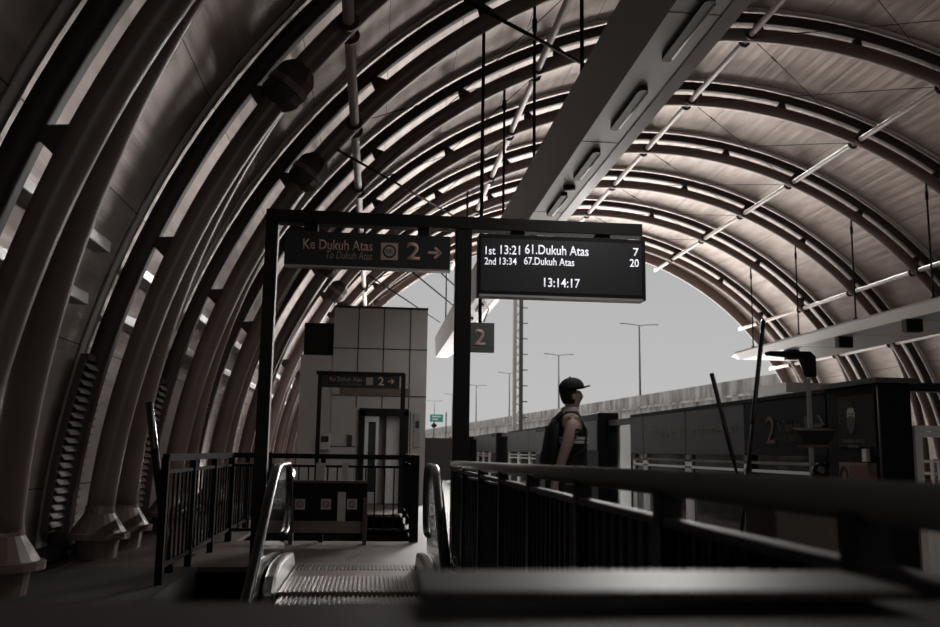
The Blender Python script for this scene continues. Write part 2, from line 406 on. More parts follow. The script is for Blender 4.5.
# ------------------------------------------------------------------ lamp beams along the platforms
ZB = EYE+3.42
mean = lambda L, z: sum(at(u, v, Z=z).x for u, v in L)/len(L)
B0 = mean([(602.8, 108), (572, 156.5), (533, 213.6)], ZB); B1 = mean([(640, 115.5), (608, 156.5), (562, 213.6)], ZB)
B2 = mean([(713, 45), (667, 106), (609.6, 166.7), (573, 212.8)], ZB+.20); BT = mean([(603, 25.6), (565, 102), (540, 146), (504, 213)], ZB+.74)
def lamp_beam(mirror, lab):
    f = (lambda x: 2*AX-x) if mirror else (lambda x: x)
    ZB = EYE+3.42
    prof = [(B0, ZB), (B1, ZB), (B2, ZB+.20), (B2, ZB+.74), (BT, ZB+.74)]
    r = thing('lamp_beam', lab, 'beam', (f(2.6), 15, ZB), 'long box beams that carry the platform lamps')
    Y0, Y1 = (1.5, 33.2)
    # body with tapered far end
    ring = lambda y, k=1, dz=0: [Vector((f(2.6+(x-2.6)*k), y, ZB+.74-(ZB+.74-z)*(k if dz else 1))) for x, z in prof]
    mb = MB(); mb.rings([ring(Y0), ring(Y1), ring(Y1+1.4, .45, 1)], smooth=False); mb.build('beam_box', M_beam, r)
    a, b = Vector((f(B1)+(.004 if not mirror else -.004), 0, ZB-.004)), Vector((f(B2), 0, ZB+.20))
    n = (b-a).normalized(); off = Vector((n.z, 0, -n.x))*(.006 if not mirror else -.006)
    mb = MB(); mb.rings([[Vector((q.x, y, q.z))+off*s for q, s in ((a, 1), (b, 1), (b, .2), (a, .2))] for y in (Y0, Y1)], smooth=False); mb.build('edge_panel', M_beamlow, r)
    for y in range(3, 32, 3):
        MB().box((min(f(B0-.004), f(B1+.004)), y*1.0+.4, ZB-.003), (max(f(B0-.004), f(B1+.004)), y+.412, ZB+.01)).build('panel_joint', M_liftdark, r)
    return r, f, ZB
lb, fL, ZB = lamp_beam(False, 'long grey box beam overhead above the near platform, lamps under it')
r2 = thing('canopy_soffit', 'wide pale flat soffit slab hanging at right above the opposite platform', 'canopy', (14, 15, ZB))
ZS = EYE+3.42
prof = [(12.9, ZS+.21), (13.12, ZS), (15.5, ZS), (15.5, ZS+.27), (12.9, ZS+.27)]
def sring(y, dx=0, dz=0): return [Vector((x+(dx if x < 14 else 0), y, ZS+.27-(ZS+.27-z)*(1-dz))) for x, z in prof]
mb = MB(); mb.rings([sring(1.5), sring(31.2), sring(32.4, .35, .5)], smooth=False); mb.build('slab', M_beam, r2)
M_edge = mat('soffit_edge', (.62, .61, .60), .45)
mb = MB(); mb.rings([[(12.895, y, ZS+.21), (13.115, y, ZS-.005), (13.125, y, ZS+.02), (12.905, y, ZS+.23)] for y in (1.5, 31.2)], smooth=False); mb.build('edge_panel', M_edge, r2)
for y in range(3, 31, 3): MB().box((13.1, y, ZS-.004), (15.5, y+.015, ZS+.01)).build('panel_joint', M_liftdark, r2)
for k_, (x_, y_) in enumerate(((13.3, 21), (13.4, 24.5), (13.5, 28))):
    o_ = MB().box((x_-.22, y_-.12, ZS-.32), (x_+.22, y_+.12, ZS)).build('soffit_speaker', M_black, bevel=.02)
    tag(o_, 'black box speaker under the right hand soffit, %s one from the camera' % ORD[k_], 'speaker', 'speakers under the right hand soffit')
# lamps under the near beam
LX = B0+(B1-B0)*.55
LAMP_W = 23.0
def lamp_light(par, x, y, z):
    l = bpy.data.objects.new('lamp_light', bpy.data.lights.new('lamp_light', 'AREA')); COL.objects.link(l)
    l.data.shape = 'RECTANGLE'; l.data.size = .03; l.data.size_y = 1.0; l.data.energy = LAMP_W; l.data.color = (1, .97, .93)
    l.location = (x, y, z); l.parent = par; l.matrix_parent_inverse = parent_world(par).inverted()
ly = [at(u_, v_, Z=ZB).y for u_, v_ in ((688, 28), (630.5, 107), (585, 163), (554, 203))]
ly = ly + [ly[3]+2.3*k_ for k_ in (1, 2, 3, 4, 5)]
SPY = at(568, 186, Z=ZB).y
for i, y in enumerate(ly):
    L = thing('platform_lamp', 'black strip lamp under the near lamp beam, %s along it from the camera' % ORD[i], 'lamp', (LX, y, ZB), 'strip lamps under the near beam')
    pill = [(LX+.045*math.cos(a), y+.5+.045*math.sin(a), ZB-.05) for a in [PI*j/8 for j in range(9)]] + [(LX+.045*math.cos(a), y-.5+.045*math.sin(a), ZB-.05) for a in [PI+PI*j/8 for j in range(9)]]
    MB().prism(pill, (0, 0, .05)).build('housing', M_lampbody, L)
    lamp_light(L, LX+.01, y, ZB-.066)
    MB().tube([(LX+.042, y-.48, ZB-.042), (LX+.042, y+.48, ZB-.042)], .016, 8).build('lens', M_lens, L)
sp_ = thing('ceiling_speaker', 'small black hexagonal speaker between two strip lamps under the beam', 'speaker', (2.53, SPY, ZB))
MB().lathe([(.02, -.06), (.075, -.055), (.085, 0)], (LX, SPY, ZB), 6).build('speaker_body', M_lampbody, sp_)
# hanger rods
k = 0
for y in RIBS[2:10]:
    for mir, rx, nm in ((False, 2.28, 'left side of the near lamp beam'), (True, 2*AX-2.28, 'near edge of the right hand soffit')):
        if not mir and y > 30: continue
        if mir: rx = 12.98
        th = math.acos((rx-AX)/R_IN); z1 = arc(th, R_IN).z
        if y < (19 if mir else 9): continue
        i = RIBS.index(y)-(6 if mir else 3)
        h = thing('hanger_rod', 'black hanger rod at the %s, %s from camera' % (nm, ORD[i]), 'rod', (rx, y, z1), 'rods hanging from the roof arches')
        MB().tube([(rx, y, z1), (rx, y, ZB+(.25 if mir else .70))], .024, 8).build('rod', M_black, h)
        MB().tube([(rx, y, z1-.55), (rx, y, z1-.35)], .04, 8).build('coupler', M_black, h)
        MB().box((rx-.05, y-.05, ZB+(.24 if mir else .72)), (rx+.05, y+.05, ZB+(.32 if mir else .8))).build('foot_bracket', M_black, h)

# ------------------------------------------------------------------ left wall: louvres and wall rails
for i in range(2, 9):
    y0, y1 = RIBS[i+1]-.42, RIBS[i+1]+.30
    lv = thing('louvre_panel', 'low louvred vent panel on the left wall behind the %s arch foot from the camera' % ORD[i-1], 'louvre', (-3.1, y0, .3), 'louvred vent panels along the left wall')
    fr = MB()
    for z in (.3, 2.0):
        p = arc(th_of_z(z, 10.52), 10.52); fr.box((p.x-.04, y0, z-.03), (p.x+.04, y1, z+.03))
    for y in (y0, y1):
        for j in range(8):
            za, zb = .3+1.7*j/8, .3+1.7*(j+1)/8
            fr.bar((arc(th_of_z(za, 10.52), 10.52).x, y, za), (arc(th_of_z(zb, 10.52), 10.52).x, y, zb), .06, .06, (0, 1, 0))
    fr.build('louvre_frame', M_chord, lv)
    bl = MB()
    for j in range(20):
        z = .36+1.6*j/19.5; x = arc(th_of_z(z, 10.5), 10.5).x
        sec = [(-.05, .035), (-.02, .03), (.02, .01), (.05, -.03), (.05, -.04), (.015, -.003), (-.025, .018), (-.05, .022)]
        bl.prism([(x+a, y0, z+b) for a, b in sec], (0, y1-y0, 0))
    bl.build('louvre_blades', M_louvre, lv)
for z, R in ((2.48, 10.5), (2.98, 10.5)):
    for i in range(1, 9):
        p = arc(th_of_z(z, R), R); y0, y1 = RIBS[i]+.12, RIBS[i+1]-1.1
        nm = 'upper' if z > 2.7 else 'lower'
        o = MB().box((p.x-.10, y0, p.z-.06), (p.x+.06, y1, p.z+.05)).build('wall_rail', M_wallrail, bevel=.01)
        tag(o, '%s grey wall rail on the left flank in the %s bay from the camera' % (nm, ORD[i-1]), 'rail', 'wall rails between the left arch feet')

# ------------------------------------------------------------------ text helper
def text(name, s, m, parent, x0, x1, z0, z1, y, depth=.004, shear=0, bold=.0):
    cu = bpy.data.curves.new('t', 'FONT'); cu.body = s; cu.size = 1; cu.extrude = 0; cu.shear = shear; cu.offset = bold
    cu.resolution_u = 4
    o = bpy.data.objects.new('t', cu); COL.objects.link(o)
    dg = bpy.context.evaluated_depsgraph_get()
    me = bpy.data.meshes.new_from_object(o.evaluated_get(dg))
    bpy.data.objects.remove(o)
    xs = [v.co.x for v in me.vertices]; ys = [v.co.y for v in me.vertices]
    ax, bx, ay, by = min(xs), max(xs), min(ys), max(ys)
    for v in me.vertices:
        X = x0+(v.co.x-ax)/(bx-ax)*(x1-x0); Z = z0+(v.co.y-ay)/(by-ay)*(z1-z0)
        v.co = (X, y, Z)
    bm = bmesh.new(); bm.from_mesh(me)
    r = bmesh.ops.extrude_face_region(bm, geom=bm.faces[:])
    bmesh.ops.translate(bm, verts=[v for v in r['geom'] if isinstance(v, bmesh.types.BMVert)], vec=(0, -depth, 0))
    bmesh.ops.recalc_face_normals(bm, faces=bm.faces)
    bm.to_mesh(me); bm.free()
    me.materials.clear(); me.materials.append(m); me.name = name
    q = bpy.data.objects.new(name, me); COL.objects.link(q)
    if parent: q.parent = parent; q.matrix_parent_inverse = parent_world(parent).inverted()
    return q
def textpx(name, s, m, parent, u0, v0, u1, v1, Y, **k):
    um, vm = (u0+u1)/2, (v0+v1)/2
    return text(name, s, m, parent, at(u0, vm, Y=Y).x, at(u1, vm, Y=Y).x, at(um, v1, Y=Y).z, at(um, v0, Y=Y).z, Y, **k)
def boxpx(mb, u0, v0, u1, v1, Y, d0, d1):
    um, vm = (u0+u1)/2, (v0+v1)/2
    return mb.box((at(u0, vm, Y=Y).x, Y+d0, at(um, v1, Y=Y).z), (at(u1, vm, Y=Y).x, Y+d1, at(um, v0, Y=Y).z))
def arrow(mb, x0, x1, zc, h, y, d, th):
    mb.box((x0, y-d, zc-th/2), (x1-th*.8, y, zc+th/2))
    for s in (1, -1):
        mb.prism([(x1, y, zc), (x1-h*.5, y, zc+s*h*.5), (x1-h*.5-th*.75, y, zc+s*(h*.5-th*.65)), (x1-th*1.4, y, zc)], (0, -d, 0))

# ------------------------------------------------------------------ sign frame at the escalator head
FY = 8.73
ztop, zbot = at(270, 210.5, Y=FY).z, at(300, 224.3, Y=FY).z
sf = thing('sign_frame', 'black goalpost sign frame at the head of the near escalator', 'sign frame', (-.2, FY, 0))
xl0, xl1 = at(263, 300, Y=FY).x, at(275.5, 300, Y=FY).x
xr0, xr1 = at(455, 300, Y=FY).x, at(470.5, 300, Y=FY).x
xe = at(640, 222, Y=FY).x
MB().box((xl0, FY-.07, 0), (xl1, FY+.07, zbot)).build('post', M_black, sf, bevel=.006)
MB().box((xr0, FY-.07, 0), (xr1, FY+.07, zbot)).build('post', M_black, sf, bevel=.006)
MB().box((xl0, FY-.08, zbot), (xe, FY+.08, ztop)).build('top_beam', M_black, sf, bevel=.006)
for u0, u1 in ((304, 318), (418, 429), (511, 524), (595, 609)):
    a, b = at(u0, 232, Y=FY), at(u1, 232, Y=FY)
    MB().box((a.x, FY-.04, zbot-.10), (b.x, FY+.04, zbot+.01)).build('hanger', M_black, sf)
ds = thing('direction_sign', 'black hanging direction sign reading Ke Dukuh Atas with 2 and arrow', 'sign', (-.15, FY, 3.0))
mb = MB(); boxpx(mb, 285, 234.5, 450, 268, FY, -.05, .05); mb.build('board', M_signblack, ds, bevel=.006)
mb = MB(); boxpx(mb, 285, 268, 450, 269.6, FY, -.052, .052); mb.build('bottom_trim', M_railtop, ds)
YS = FY-.051
textpx('lettering', 'Ke Dukuh Atas', M_signtext, ds, 303, 240, 372.5, 250, YS, bold=.012)
textpx('lettering', 'To Dukuh Atas', M_signdim, ds, 326, 251.5, 372, 259.3, YS, shear=.25)
textpx('platform_number', '2', M_signtext, ds, 406.5, 242.5, 420, 260, YS, bold=.02)
mb = MB(); boxpx(mb, 381, 243, 398, 260, YS, -.004, 0); ic = mb.build('station_icon', M_signtext, ds)
c = at(389.5, 251.5, Y=YS)
mb = MB(); mb.rings([[Vector((c.x+r*math.cos(2*PI*j/28), YS-.004-dy, c.z+r*math.sin(2*PI*j/28))) for j in range(28)] for r, dy in ((.066, 0), (.066, .003), (.05, .003), (.05, 0))], caps=False, loop=True, smooth=False); mb.build('icon_ring', M_signblack, ic)
mb = MB(); mb.rings([[Vector((c.x+.05*math.cos(2*PI*j/28), YS-.004-dy, c.z+.05*math.sin(2*PI*j/28))) for j in range(28)] for dy in (0, .002)], smooth=False); mb.build('icon_disc', M_paper, ic)
text('icon_letters', 'DK', M_signblack, ic, c.x-.034, c.x+.034, c.z-.02, c.z+.02, YS-.006, .002)
mb = MB(); a, b = at(428, 252.5, Y=YS), at(442, 252.5, Y=YS); arrow(mb, a.x, b.x, a.z, .125, YS, .004, .026); mb.build('arrow', M_signtext, ds)

# LED departure display
DY = FY
dd = thing('departure_display', 'wide black LED departure display hanging from the sign frame', 'display', (1.8, DY, 2.7))
mb = MB(); boxpx(mb, 478, 238, 644, 299, DY, -.06, .14); mb.build('housing', M_black, dd, bevel=.008)
mb = MB(); boxpx(mb, 481, 241, 641.5, 293, DY-.06, -.004, 0); mb.build('screen', M_screen, dd)
mb = MB(); boxpx(mb, 479, 296.5, 643, 298.5, DY-.06, -.006, 0); mb.build('bottom_trim', M_railtop, dd)
YD = DY-.0645
for s, u0, v0, u1, v1 in (('1st', 485.5, 246.5, 495.5, 254.5), ('13:21', 500.5, 245.5, 520, 254.5), ('61.Dukuh Atas', 525, 245.5, 588.5, 255),
                         ('7', 633.2, 248.2, 638.6, 256.3), ('2nd', 484.6, 257.5, 495.8, 264.6), ('13:34', 499.5, 257.8, 516.6, 264.8), ('67.Dukuh Atas', 524, 257.8, 574.2, 265.4),
                         ('20', 629.8, 259.2, 638.8, 267), ('13:14:17', 544, 278.5, 579.8, 287.5)):
    textpx('led_text', s, M_led, dd, u0, v0, u1, v1, YD, depth=.003, bold=.008)

# hanging platform number sign
PY = 12.92
pn = thing('platform_number_sign', 'small dark square hanging sign with the numeral 2 behind the frame post', 'sign', (1.55, PY, 2.9))
mb = MB(); boxpx(mb, 469, 323, 494, 352.5, PY, -.04, .04); mb.build('board', M_psd, pn, bevel=.006)
textpx('numeral', '2', M_signdim, pn, 474, 329, 485.5, 345.5, PY-.041, bold=.02)
a = at(480, 322, Y=PY); th = math.acos((a.x-AX)/R_IN)
MB().tube([(a.x, PY, a.z-.02), (a.x, PY, arc(th, R_IN).z)], .026, 8).build('hanging_rod', M_black, pn)
MB().tube([(a.x+.05, PY-.05, a.z), (a.x+.12, PY-.05, a.z+.18), (a.x+.04, PY-.03, a.z+.36)], .012, 6).build('cable_loop', M_white, pn)

# ------------------------------------------------------------------ railings
def railing_y(name, lab, x, ya, yb, zt0, zt1, posts, step, midz, grp='balustrades round the escalator wells', rt=.03, top_mat=None):
    r = thing(name, lab, 'railing', (x, ya, 0), grp)
    zt = lambda y: zt0+(zt1-zt0)*(y-ya)/(yb-ya)
    MB().tube([(x, ya, zt(ya)-rt), (x, yb, zt(yb)-rt)], rt, 20).build('top_rail', M_toprail, r)
    MB().box((x-.025, ya, zt(ya)-midz-.02), (x+.025, yb, zt(yb)-midz+.015)).build('mid_rail', M_midrail, r, bevel=.006)
    MB().box((x-.02, ya, .08), (x+.02, yb, .12)).build('bottom_rail', M_black, r)
    for y in posts:
        MB().box((x-.03, y-.03, 0), (x+.03, y+.03, zt(y)-rt)).build('post', M_black, r)
    y = ya+step
    while y < yb-.02:
        MB().box((x-.008, y-.008, .1), (x+.008, y+.008, zt(y)-midz-.03)).build('baluster', M_black, r); y += step
    return r
YP = [8.8, 7.67, 6.5, 5.43, 4.41, 3.36, 2.37, 1.39]
rr = railing_y('well_railing', 'dark steel railing on the right side of the near escalator well', .78, 1.0, 8.85, 1.088, 1.028, YP, .105, .112, rt=.034)
# dark kick sheet in the lower part of the same railing
zz = lambda y, d: 1.088-.060*(y-1)/7.85-d
MB().prism([(.795, 1.0, 0), (.795, 8.85, 0), (.795, 8.85, zz(8.85, .13)), (.795, 1.0, zz(1, .13))], (.01, 0, 0)).build('infill_sheet', M_black, rr)
def fence(lab, p, q, h, step, postn, sub=None):
    p, q = Vector((*p, 0)), Vector((*q, 0)); d = q-p; L = d.length; d.normalize()
    r = thing('fence', lab, 'fence', p, 'black bar fences beside the escalators')
    up = Vector((0, 0, 1))
    MB().bar(p+up*(h-.03), q+up*(h-.03), .06, .06).build('top_rail', M_matte, r)
    MB().bar(p+up*.14, q+up*.14, .035, .035).build('bottom_rail', M_matte, r)
    MB().bar(p+up*(h-.15), q+up*(h-.15), .03, .03).build('mid_rail', M_matte, r)
    for i in range(postn+1):
        c = p+d*(L*i/postn); MB().bar(c, c+up*(h-.03), .06, .06).build('post', M_matte, r)
    n = int(L/step)
    for i in range(1, n):
        c = p+d*(L*i/n); MB().bar(c+up*.14, c+up*(h-.15), .018, .018).build('baluster', M_matte, r)
    return r
fence('black bar fence along the left of the near escalator well', (-1.72, 7.85), (-1.72, 11.4), 1.06, .17, 3)
fence('black bar fence across the landing behind the poster barrier', (-1.72, 11.4), (.5, 11.4), 1.06, .115, 2)
fence('black bar fence on the right side of the far escalator well', (.55, 11.45), (.55, 15.6), 1.06, .16, 3)
fence('black bar fence on the left side of the far escalator well', (-1.72, 11.5), (-1.72, 15.6), 1.06, .16, 3)

# ------------------------------------------------------------------ escalators
M_plate = mat('landing_steel', (.22, .17, .155), .4, metal=.4)
def escalator(lab, yt, xc, half, drop):
    yc = 7.45
    """yt: y of the top landing end; descends toward the camera when drop>0"""
    es = thing('escalator', lab, 'escalator', (xc, yt, 0), 'escalators down from the platform')
    sl = math.tan(math.radians(30))
    yk = yt-1.35                     # where the handrail starts to fall
    ylow = yk-drop/sl
    zt = .97
    for s in (-1, 1):
        x = xc+s*half
        r = .33
        pts = [(x, ylow, zt-drop), (x, yk-.35, zt-.35*sl), (x, yk-.12, zt-.085), (x, yk+.06, zt-.02), (x, yk+.3, zt)]
        for j in range(0, 11):
            a = PI/2-PI*j/10; pts.append((x, yt-r+r*math.cos(a)*.9, zt-r+r*math.sin(a)))
        pts += [(x, yt-r-.25, zt-2*r)]
        hb = MB(); rings = []
        P = [Vector(p) for p in pts]
        for i, p in enumerate(P):
            t = (P[min(i+1, len(P)-1)]-P[max(i-1, 0)]).normalized(); a = Vector((1, 0, 0)); b = t.cross(a)
            rings.append([p+a*(.042*math.cos(2*PI*j/12))+b*(.026*math.sin(2*PI*j/12)) for j in range(12)])
        hb.rings(rings); hb.build('handrail', M_rubber, es)
        # balustrade panel
        pan = [(x, ylow, zt-drop-.04), (x, ylow, zt-drop-.8), (x, yk, .0), (x, yt-.45, .0), (x, yt-.15, zt-.55), (x, yt-.1, zt-.33), (x, yt-.33, zt-.03), (x, yk+.2, zt-.03), (x, yk-.12, zt-.11)]
        MB().prism([(p[0]-.006, p[1], p[2]) for p in pan], (.012, 0, 0)).build('balustrade', M_clear, es)
        # steel newel skirting
        for xo, wd in ((-.115, .10), (.015, .10)):
            sk = [(x+xo, 7.30, -.3), (x+xo, 7.30, .02), (x+xo, 7.45, .12), (x+xo, 7.75, .185), (x+xo, 8.3, .185), (x+xo, yt-.45, .14), (x+xo, yt-.2, 0), (x+xo, 8.3, -.2)]
            MB().prism(sk, (wd, 0, 0)).build('newel_base', M_newel, es, bevel=.025)
    xl, xr = xc-half+.13, xc+half-.13
    MB().box((xl, yc-.02, -.04), (xr, yt-.15, .004)).build('landing_plate', M_plate, es)
    n = 30; w = (xr-xl-.04)/n
    gb = MB()
    for i in range(n):
        x = xl+.02+w*(i+.5); gb.box((x-w*.24, yt-.70, .003), (x+w*.24, yt-.33, .009))
    gb.build('slot_grille', M_black, es)
    cb = MB()
    for i in range(n):
        x = xl+.02+w*(i+.5); cb.box((x-w*.2, yc, .003), (x+w*.2, yt-1.15, .012))
    cb.build('comb_plate', M_beam, es)
    z = -.02; y = yc-.03
    for i in range(int(drop/.2)+1):
        sb = MB(); d = .4
        if i > 0: z -= .2
        sb.box((xl+.01, y-d, z-.2), (xr-.01, y, z-.012))
        for j in range(n):
            x = xl+.02+w*(j+.5); sb.box((x-w*.22, y-d, z-.012), (x+w*.22, y, z))
        sb.build('step', M_railtop, es); y -= d*.866
    return es
escalator('near escalator with black handrails coming up to the sign frame', 9.45, -.14, .70, 3.6)

# near floor edge steel strip at escalator head
# ------------------------------------------------------------------ barrier with pictogram posters
BY = 11.1
br = thing('barrier', 'low folding barrier with four white pictogram posters closing the far escalator', 'barrier', (-.5, BY, 0))
mb = MB(); boxpx(mb, 289, 482, 367, 531, BY, 0, .06); mb.build('panel', M_psdblack, br)
mb = MB(); boxpx(mb, 289, 480.5, 367, 483, BY, -.02, .08); mb.build('top_bar', M_chord, br)
mb = MB(); boxpx(mb, 289, 521, 367, 533, BY, -.012, 0); mb.build('lower_strip', M_brown, br)
for u in (291, 364.5):
    x = at(u, 530, Y=BY).x
    MB().box((x-.025, BY-.05, 0), (x+.025, BY+.1, .55)).build('leg', M_chord, br)
for k, u in enumerate((279.5, 300, 326, 352)):
    mb = MB()
    if k == 0: continue
    boxpx(mb, u-5, 499, u+5, 509.5, BY, -.006, 0); po = mb.build('poster', M_paper, br)
    c = at(u, 504, Y=BY-.007)
    mb = MB(); mb.rings([[Vector((c.x+r*math.cos(2*PI*j/20), c.y-dy, c.z+r*math.sin(2*PI*j/20))) for j in range(20)] for r, dy in ((.042, 0), (.042, .002), (.03, .002), (.03, 0))], caps=False, loop=True, smooth=False)
    mb.bar(c+Vector((-.026, -.002, .026)), c+Vector((.026, -.002, -.026)), .006, .012, (0, 1, 0)); mb.build('ban_symbol', M_red, po)
mb = MB(); boxpx(mb, 337.5, 492, 345.5, 522, BY, -.006, 0); mb.build('poster', M_paper, br)
for u0, u1 in ((316, 325), (342, 348)):
    mb = MB(); boxpx(mb, u0, 463, u1, 480.5, BY, .0, .02); mb.build('upright_board', M_paper, br)

# ------------------------------------------------------------------ lift shaft and door
LY = 19.0
xa, xb, xm = at(331.5, 400, Y=LY).x, at(426, 400, Y=LY).x, at(298, 420, Y=LY).x
zt_ = at(380, 308, Y=LY).z; zl = at(315, 355, Y=LY).z
ls = thing('lift_shaft', 'grey panelled lift shaft standing on the platform past the escalators', 'lift shaft', ((xa+xb)/2, LY, 0))
du0, du1 = at(358, 450, Y=LY).x, at(408, 450, Y=LY).x; dz = at(383, 411, Y=LY).z
mb = MB(); mb.box((xa, LY, 0), (du0, LY+2.6, zt_)); mb.box((du1, LY, 0), (xb, LY+2.6, zt_)); mb.box((du0, LY, dz), (du1, LY+2.6, zt_)); mb.box((du0, LY+.5, 0), (du1, LY+2.6, dz))
mb.build('cladding', M_lift, ls)
MB().box((xm, LY+.02, 0), (xa, LY+2.0, zl)).build('side_cladding', M_lift, ls)
mb = MB()
for u in (358, 383.5, 410): x = at(u, 350, Y=LY).x; mb.box((x-.012, LY-.004, dz+.06), (x+.012, LY+.01, zt_))
for v in (349, 396): z = at(380, v, Y=LY).z; mb.box((xa, LY-.004, z-.012), (xb, LY+.01, z+.012))
z = at(380, 447, Y=LY).z; mb.box((xa, LY-.004, z-.01), (du0-.05, LY+.01, z+.01))
for u in (412,): x = at(u, 350, Y=LY).x; mb.box((x-.01, LY-.004, 0), (x+.01, LY+.01, dz))
mb.box((xa-.01, LY-.006, zt_-.02), (xb+.01, LY+.02, zt_+.03))
mb.build('panel_joints', M_liftdark, ls)
mb = MB(); boxpx(mb, 340, 388, 410, 396, LY, -.02, 0); mb.build('wood_band', M_brown, ls)
df = MB(); df.box((du0, LY-.06, 0), (du0+.12, LY+.1, dz)); df.box((du1-.12, LY-.06, 0), (du1, LY+.1, dz)); df.box((du0, LY-.06, dz-.1), (du1, LY+.1, dz+.05))
df.build('door_frame', M_black, ls)
xd = (du0+du1)/2
MB().box((du0+.12, LY+.2, .02), (xd-.1, LY+.24, dz-.1)).build('lift_door', M_steel, ls)
MB().box((xd+.06, LY+.2, .02), (du1-.12, LY+.24, dz-.1)).build('lift_door', M_white, ls)
mb = MB(); mb.box((du0+.20, LY+.195, .25), (xd-.16, LY+.2, dz-.22)); mb.build('door_window', M_blackgloss, ls)
mb = MB(); boxpx(mb, 413.5, 413, 420, 447, LY, -.03, 0); cpn = mb.build('call_panel', M_beam, ls)
mb = MB(); boxpx(mb, 415.5, 421, 419, 428, LY-.03, -.01, 0); mb.build('call_display', M_blackgloss, cpn)
mb = MB(); boxpx(mb, 347, 435, 352, 446, LY, -.04, 0); mb.build('card_reader', M_blackgloss, ls)
bx = thing('wall_cabinet', 'black cabinet mounted above the low side of the lift shaft', 'cabinet', (xm+.4, LY, zl))
mb = MB(); mb.box((at(304, 330, Y=LY).x, LY+.1, zl), (xa-.01, LY+.9, at(315, 322, Y=LY).z)); mb.build('body', M_black, bx, bevel=.02)
pc = thing('wall_unit', 'grey wall unit left of the second sign frame on the lift shaft', 'wall unit', (at(325, 440, Y=LY).x, LY, 1.0))
mb = MB(); boxpx(mb, 319.5, 433, 330, 450, LY+.02, -.12, 0); mb.build('unit_body', M_lift, pc, bevel=.02)
mb = MB(); boxpx(mb, 321, 436, 328.5, 442, LY-.1, -.01, 0); mb.build('unit_screen', M_blackgloss, pc)

# second, farther sign frame
GY = 16.6
sg = thing('sign_frame', 'smaller looking far sign frame in front of the lift shaft', 'sign frame', (0, GY, 0))
for u0, u1 in ((316.5, 320.5), (400, 404.5)):
    a, b = at(u0, 420, Y=GY).x, at(u1, 420, Y=GY).x; MB().box((a, GY-.05, 0), (b, GY+.05, at(360, 373, Y=GY).z)).build('post', M_black, sg)
mb = MB(); boxpx(mb, 316.5, 372, 404.5, 375.5, GY, -.06, .06); mb.build('top_beam', M_black, sg)
s2 = thing('direction_sign', 'black direction sign with 2 and arrow on the far sign frame', 'sign', (0, GY, 2.4))
mb = MB(); boxpx(mb, 320.6, 375.6, 399.5, 388, GY, -.04, .04); mb.build('board', M_signblack, s2)
Y2 = GY-.041
textpx('lettering', 'Ke Dukuh Atas', M_signdim, s2, 330, 377, 362, 381.3, Y2, bold=.01)
textpx('lettering', 'To Dukuh Atas', M_ghost, s2, 341, 382.3, 362, 385.6, Y2, shear=.25)
mb = MB(); boxpx(mb, 366, 377.5, 373, 385, Y2, -.004, 0); mb.build('station_icon', M_signdim, s2)
textpx('platform_number', '2', M_signtext, s2, 378, 377, 384, 385.5, Y2, bold=.02)
mb = MB(); a, b = at(388, 381.4, Y=Y2), at(394.5, 381.4, Y=Y2); arrow(mb, a.x, b.x, a.z, .1, Y2, .004, .022); mb.build('arrow', M_signtext, s2)

# ------------------------------------------------------------------ platform screens along the track edge
PX = 3.32
def screen_bay(y0, y1, lab, kind, top=1.58):
    b = thing('platform_screen', lab, 'platform screen', (PX, y0, 0), 'half height platform screens along the track')
    if kind == 'door':       # see-through sliding door
        for y in (y0+.04, y1-.04): MB().box((PX-.03, y-.04, 0), (PX+.05, y+.04, top)).build('door_stile', M_psdblack, b)
        MB().box((PX-.03, y0, top-.08), (PX+.05, y1, top)).build('header', M_psd, b)
        MB().box((PX, y0+.08, .08), (PX+.015, y1-.08, top-.08)).build('door_glass', M_glass, b)
        MB().box((PX-.03, y0, 0), (PX+.05, y1, .08)).build('sill', M_psdblack, b)
    elif kind == 'post':
        MB().box((PX-.16, y0, 0), (PX+.14, y1, top+.03)).build('door_engine_box', M_psdblack, b, bevel=.02)
        MB().box((PX-.17, y0+.05, top-.5), (PX-.16, y1-.05, top-.08)).build('engine_hatch', M_psd, b)
    else:
        m = {'panel': M_psd, 'black': M_psdblack}[kind]
        MB().box((PX-.05, y0+.012, 1.12), (PX+.05, y1-.012, top)).build('upper_panel', m, b, bevel=.006)
        MB().box((PX-.055, y0, top), (PX+.055, y1, top+.03)).build('top_cap', M_psdblack, b)
        for y in (y0+.05, y1-.05): MB().box((PX-.03, y-.035, 0), (PX+.03, y+.035, 1.12)).build('upright', M_white if kind == 'panel' else M_psdblack, b)
        for z in (.35, .99, 1.06): MB().box((PX-.03, y0, z-.012), (PX+.0, y1, z+.012)).build('cross_rail', M_white, b)
        MB().box((PX, y0+.085, .05), (PX+.015, y1-.085, 1.12)).build('lower_glass', M_smoke, b)
    return b
def bay_y(u, x=None): return at(u, 430, X=PX if x is None else x).y
yy = [bay_y(u) for u in (834, 750, 690, 647, 634.5)]
b1 = screen_bay(yy[0], yy[1], 'black platform screen with the numeral 2 and arrow next to the tall cabinet', 'black')
b2 = screen_bay(yy[1], yy[2], 'dark grey platform screen left of the black numeral 2 screen', 'panel')
b3 = screen_bay(yy[2], yy[3], 'dark grey platform screen second left of the numeral 2 screen', 'panel')
b4 = screen_bay(yy[3], yy[4], 'narrow dark platform screen beside the bright door gap', 'panel')
y = yy[4]
b5 = screen_bay(y, y+1.25, 'see-through platform screen door right of the tall black engine box', 'door')
screen_bay(y+1.25, y+2.5, 'tall black engine box between door gap and the person in view', 'post', 1.66)
y += 2.5; i = 0
kinds = ['panel', 'door', 'post', 'panel', 'panel']
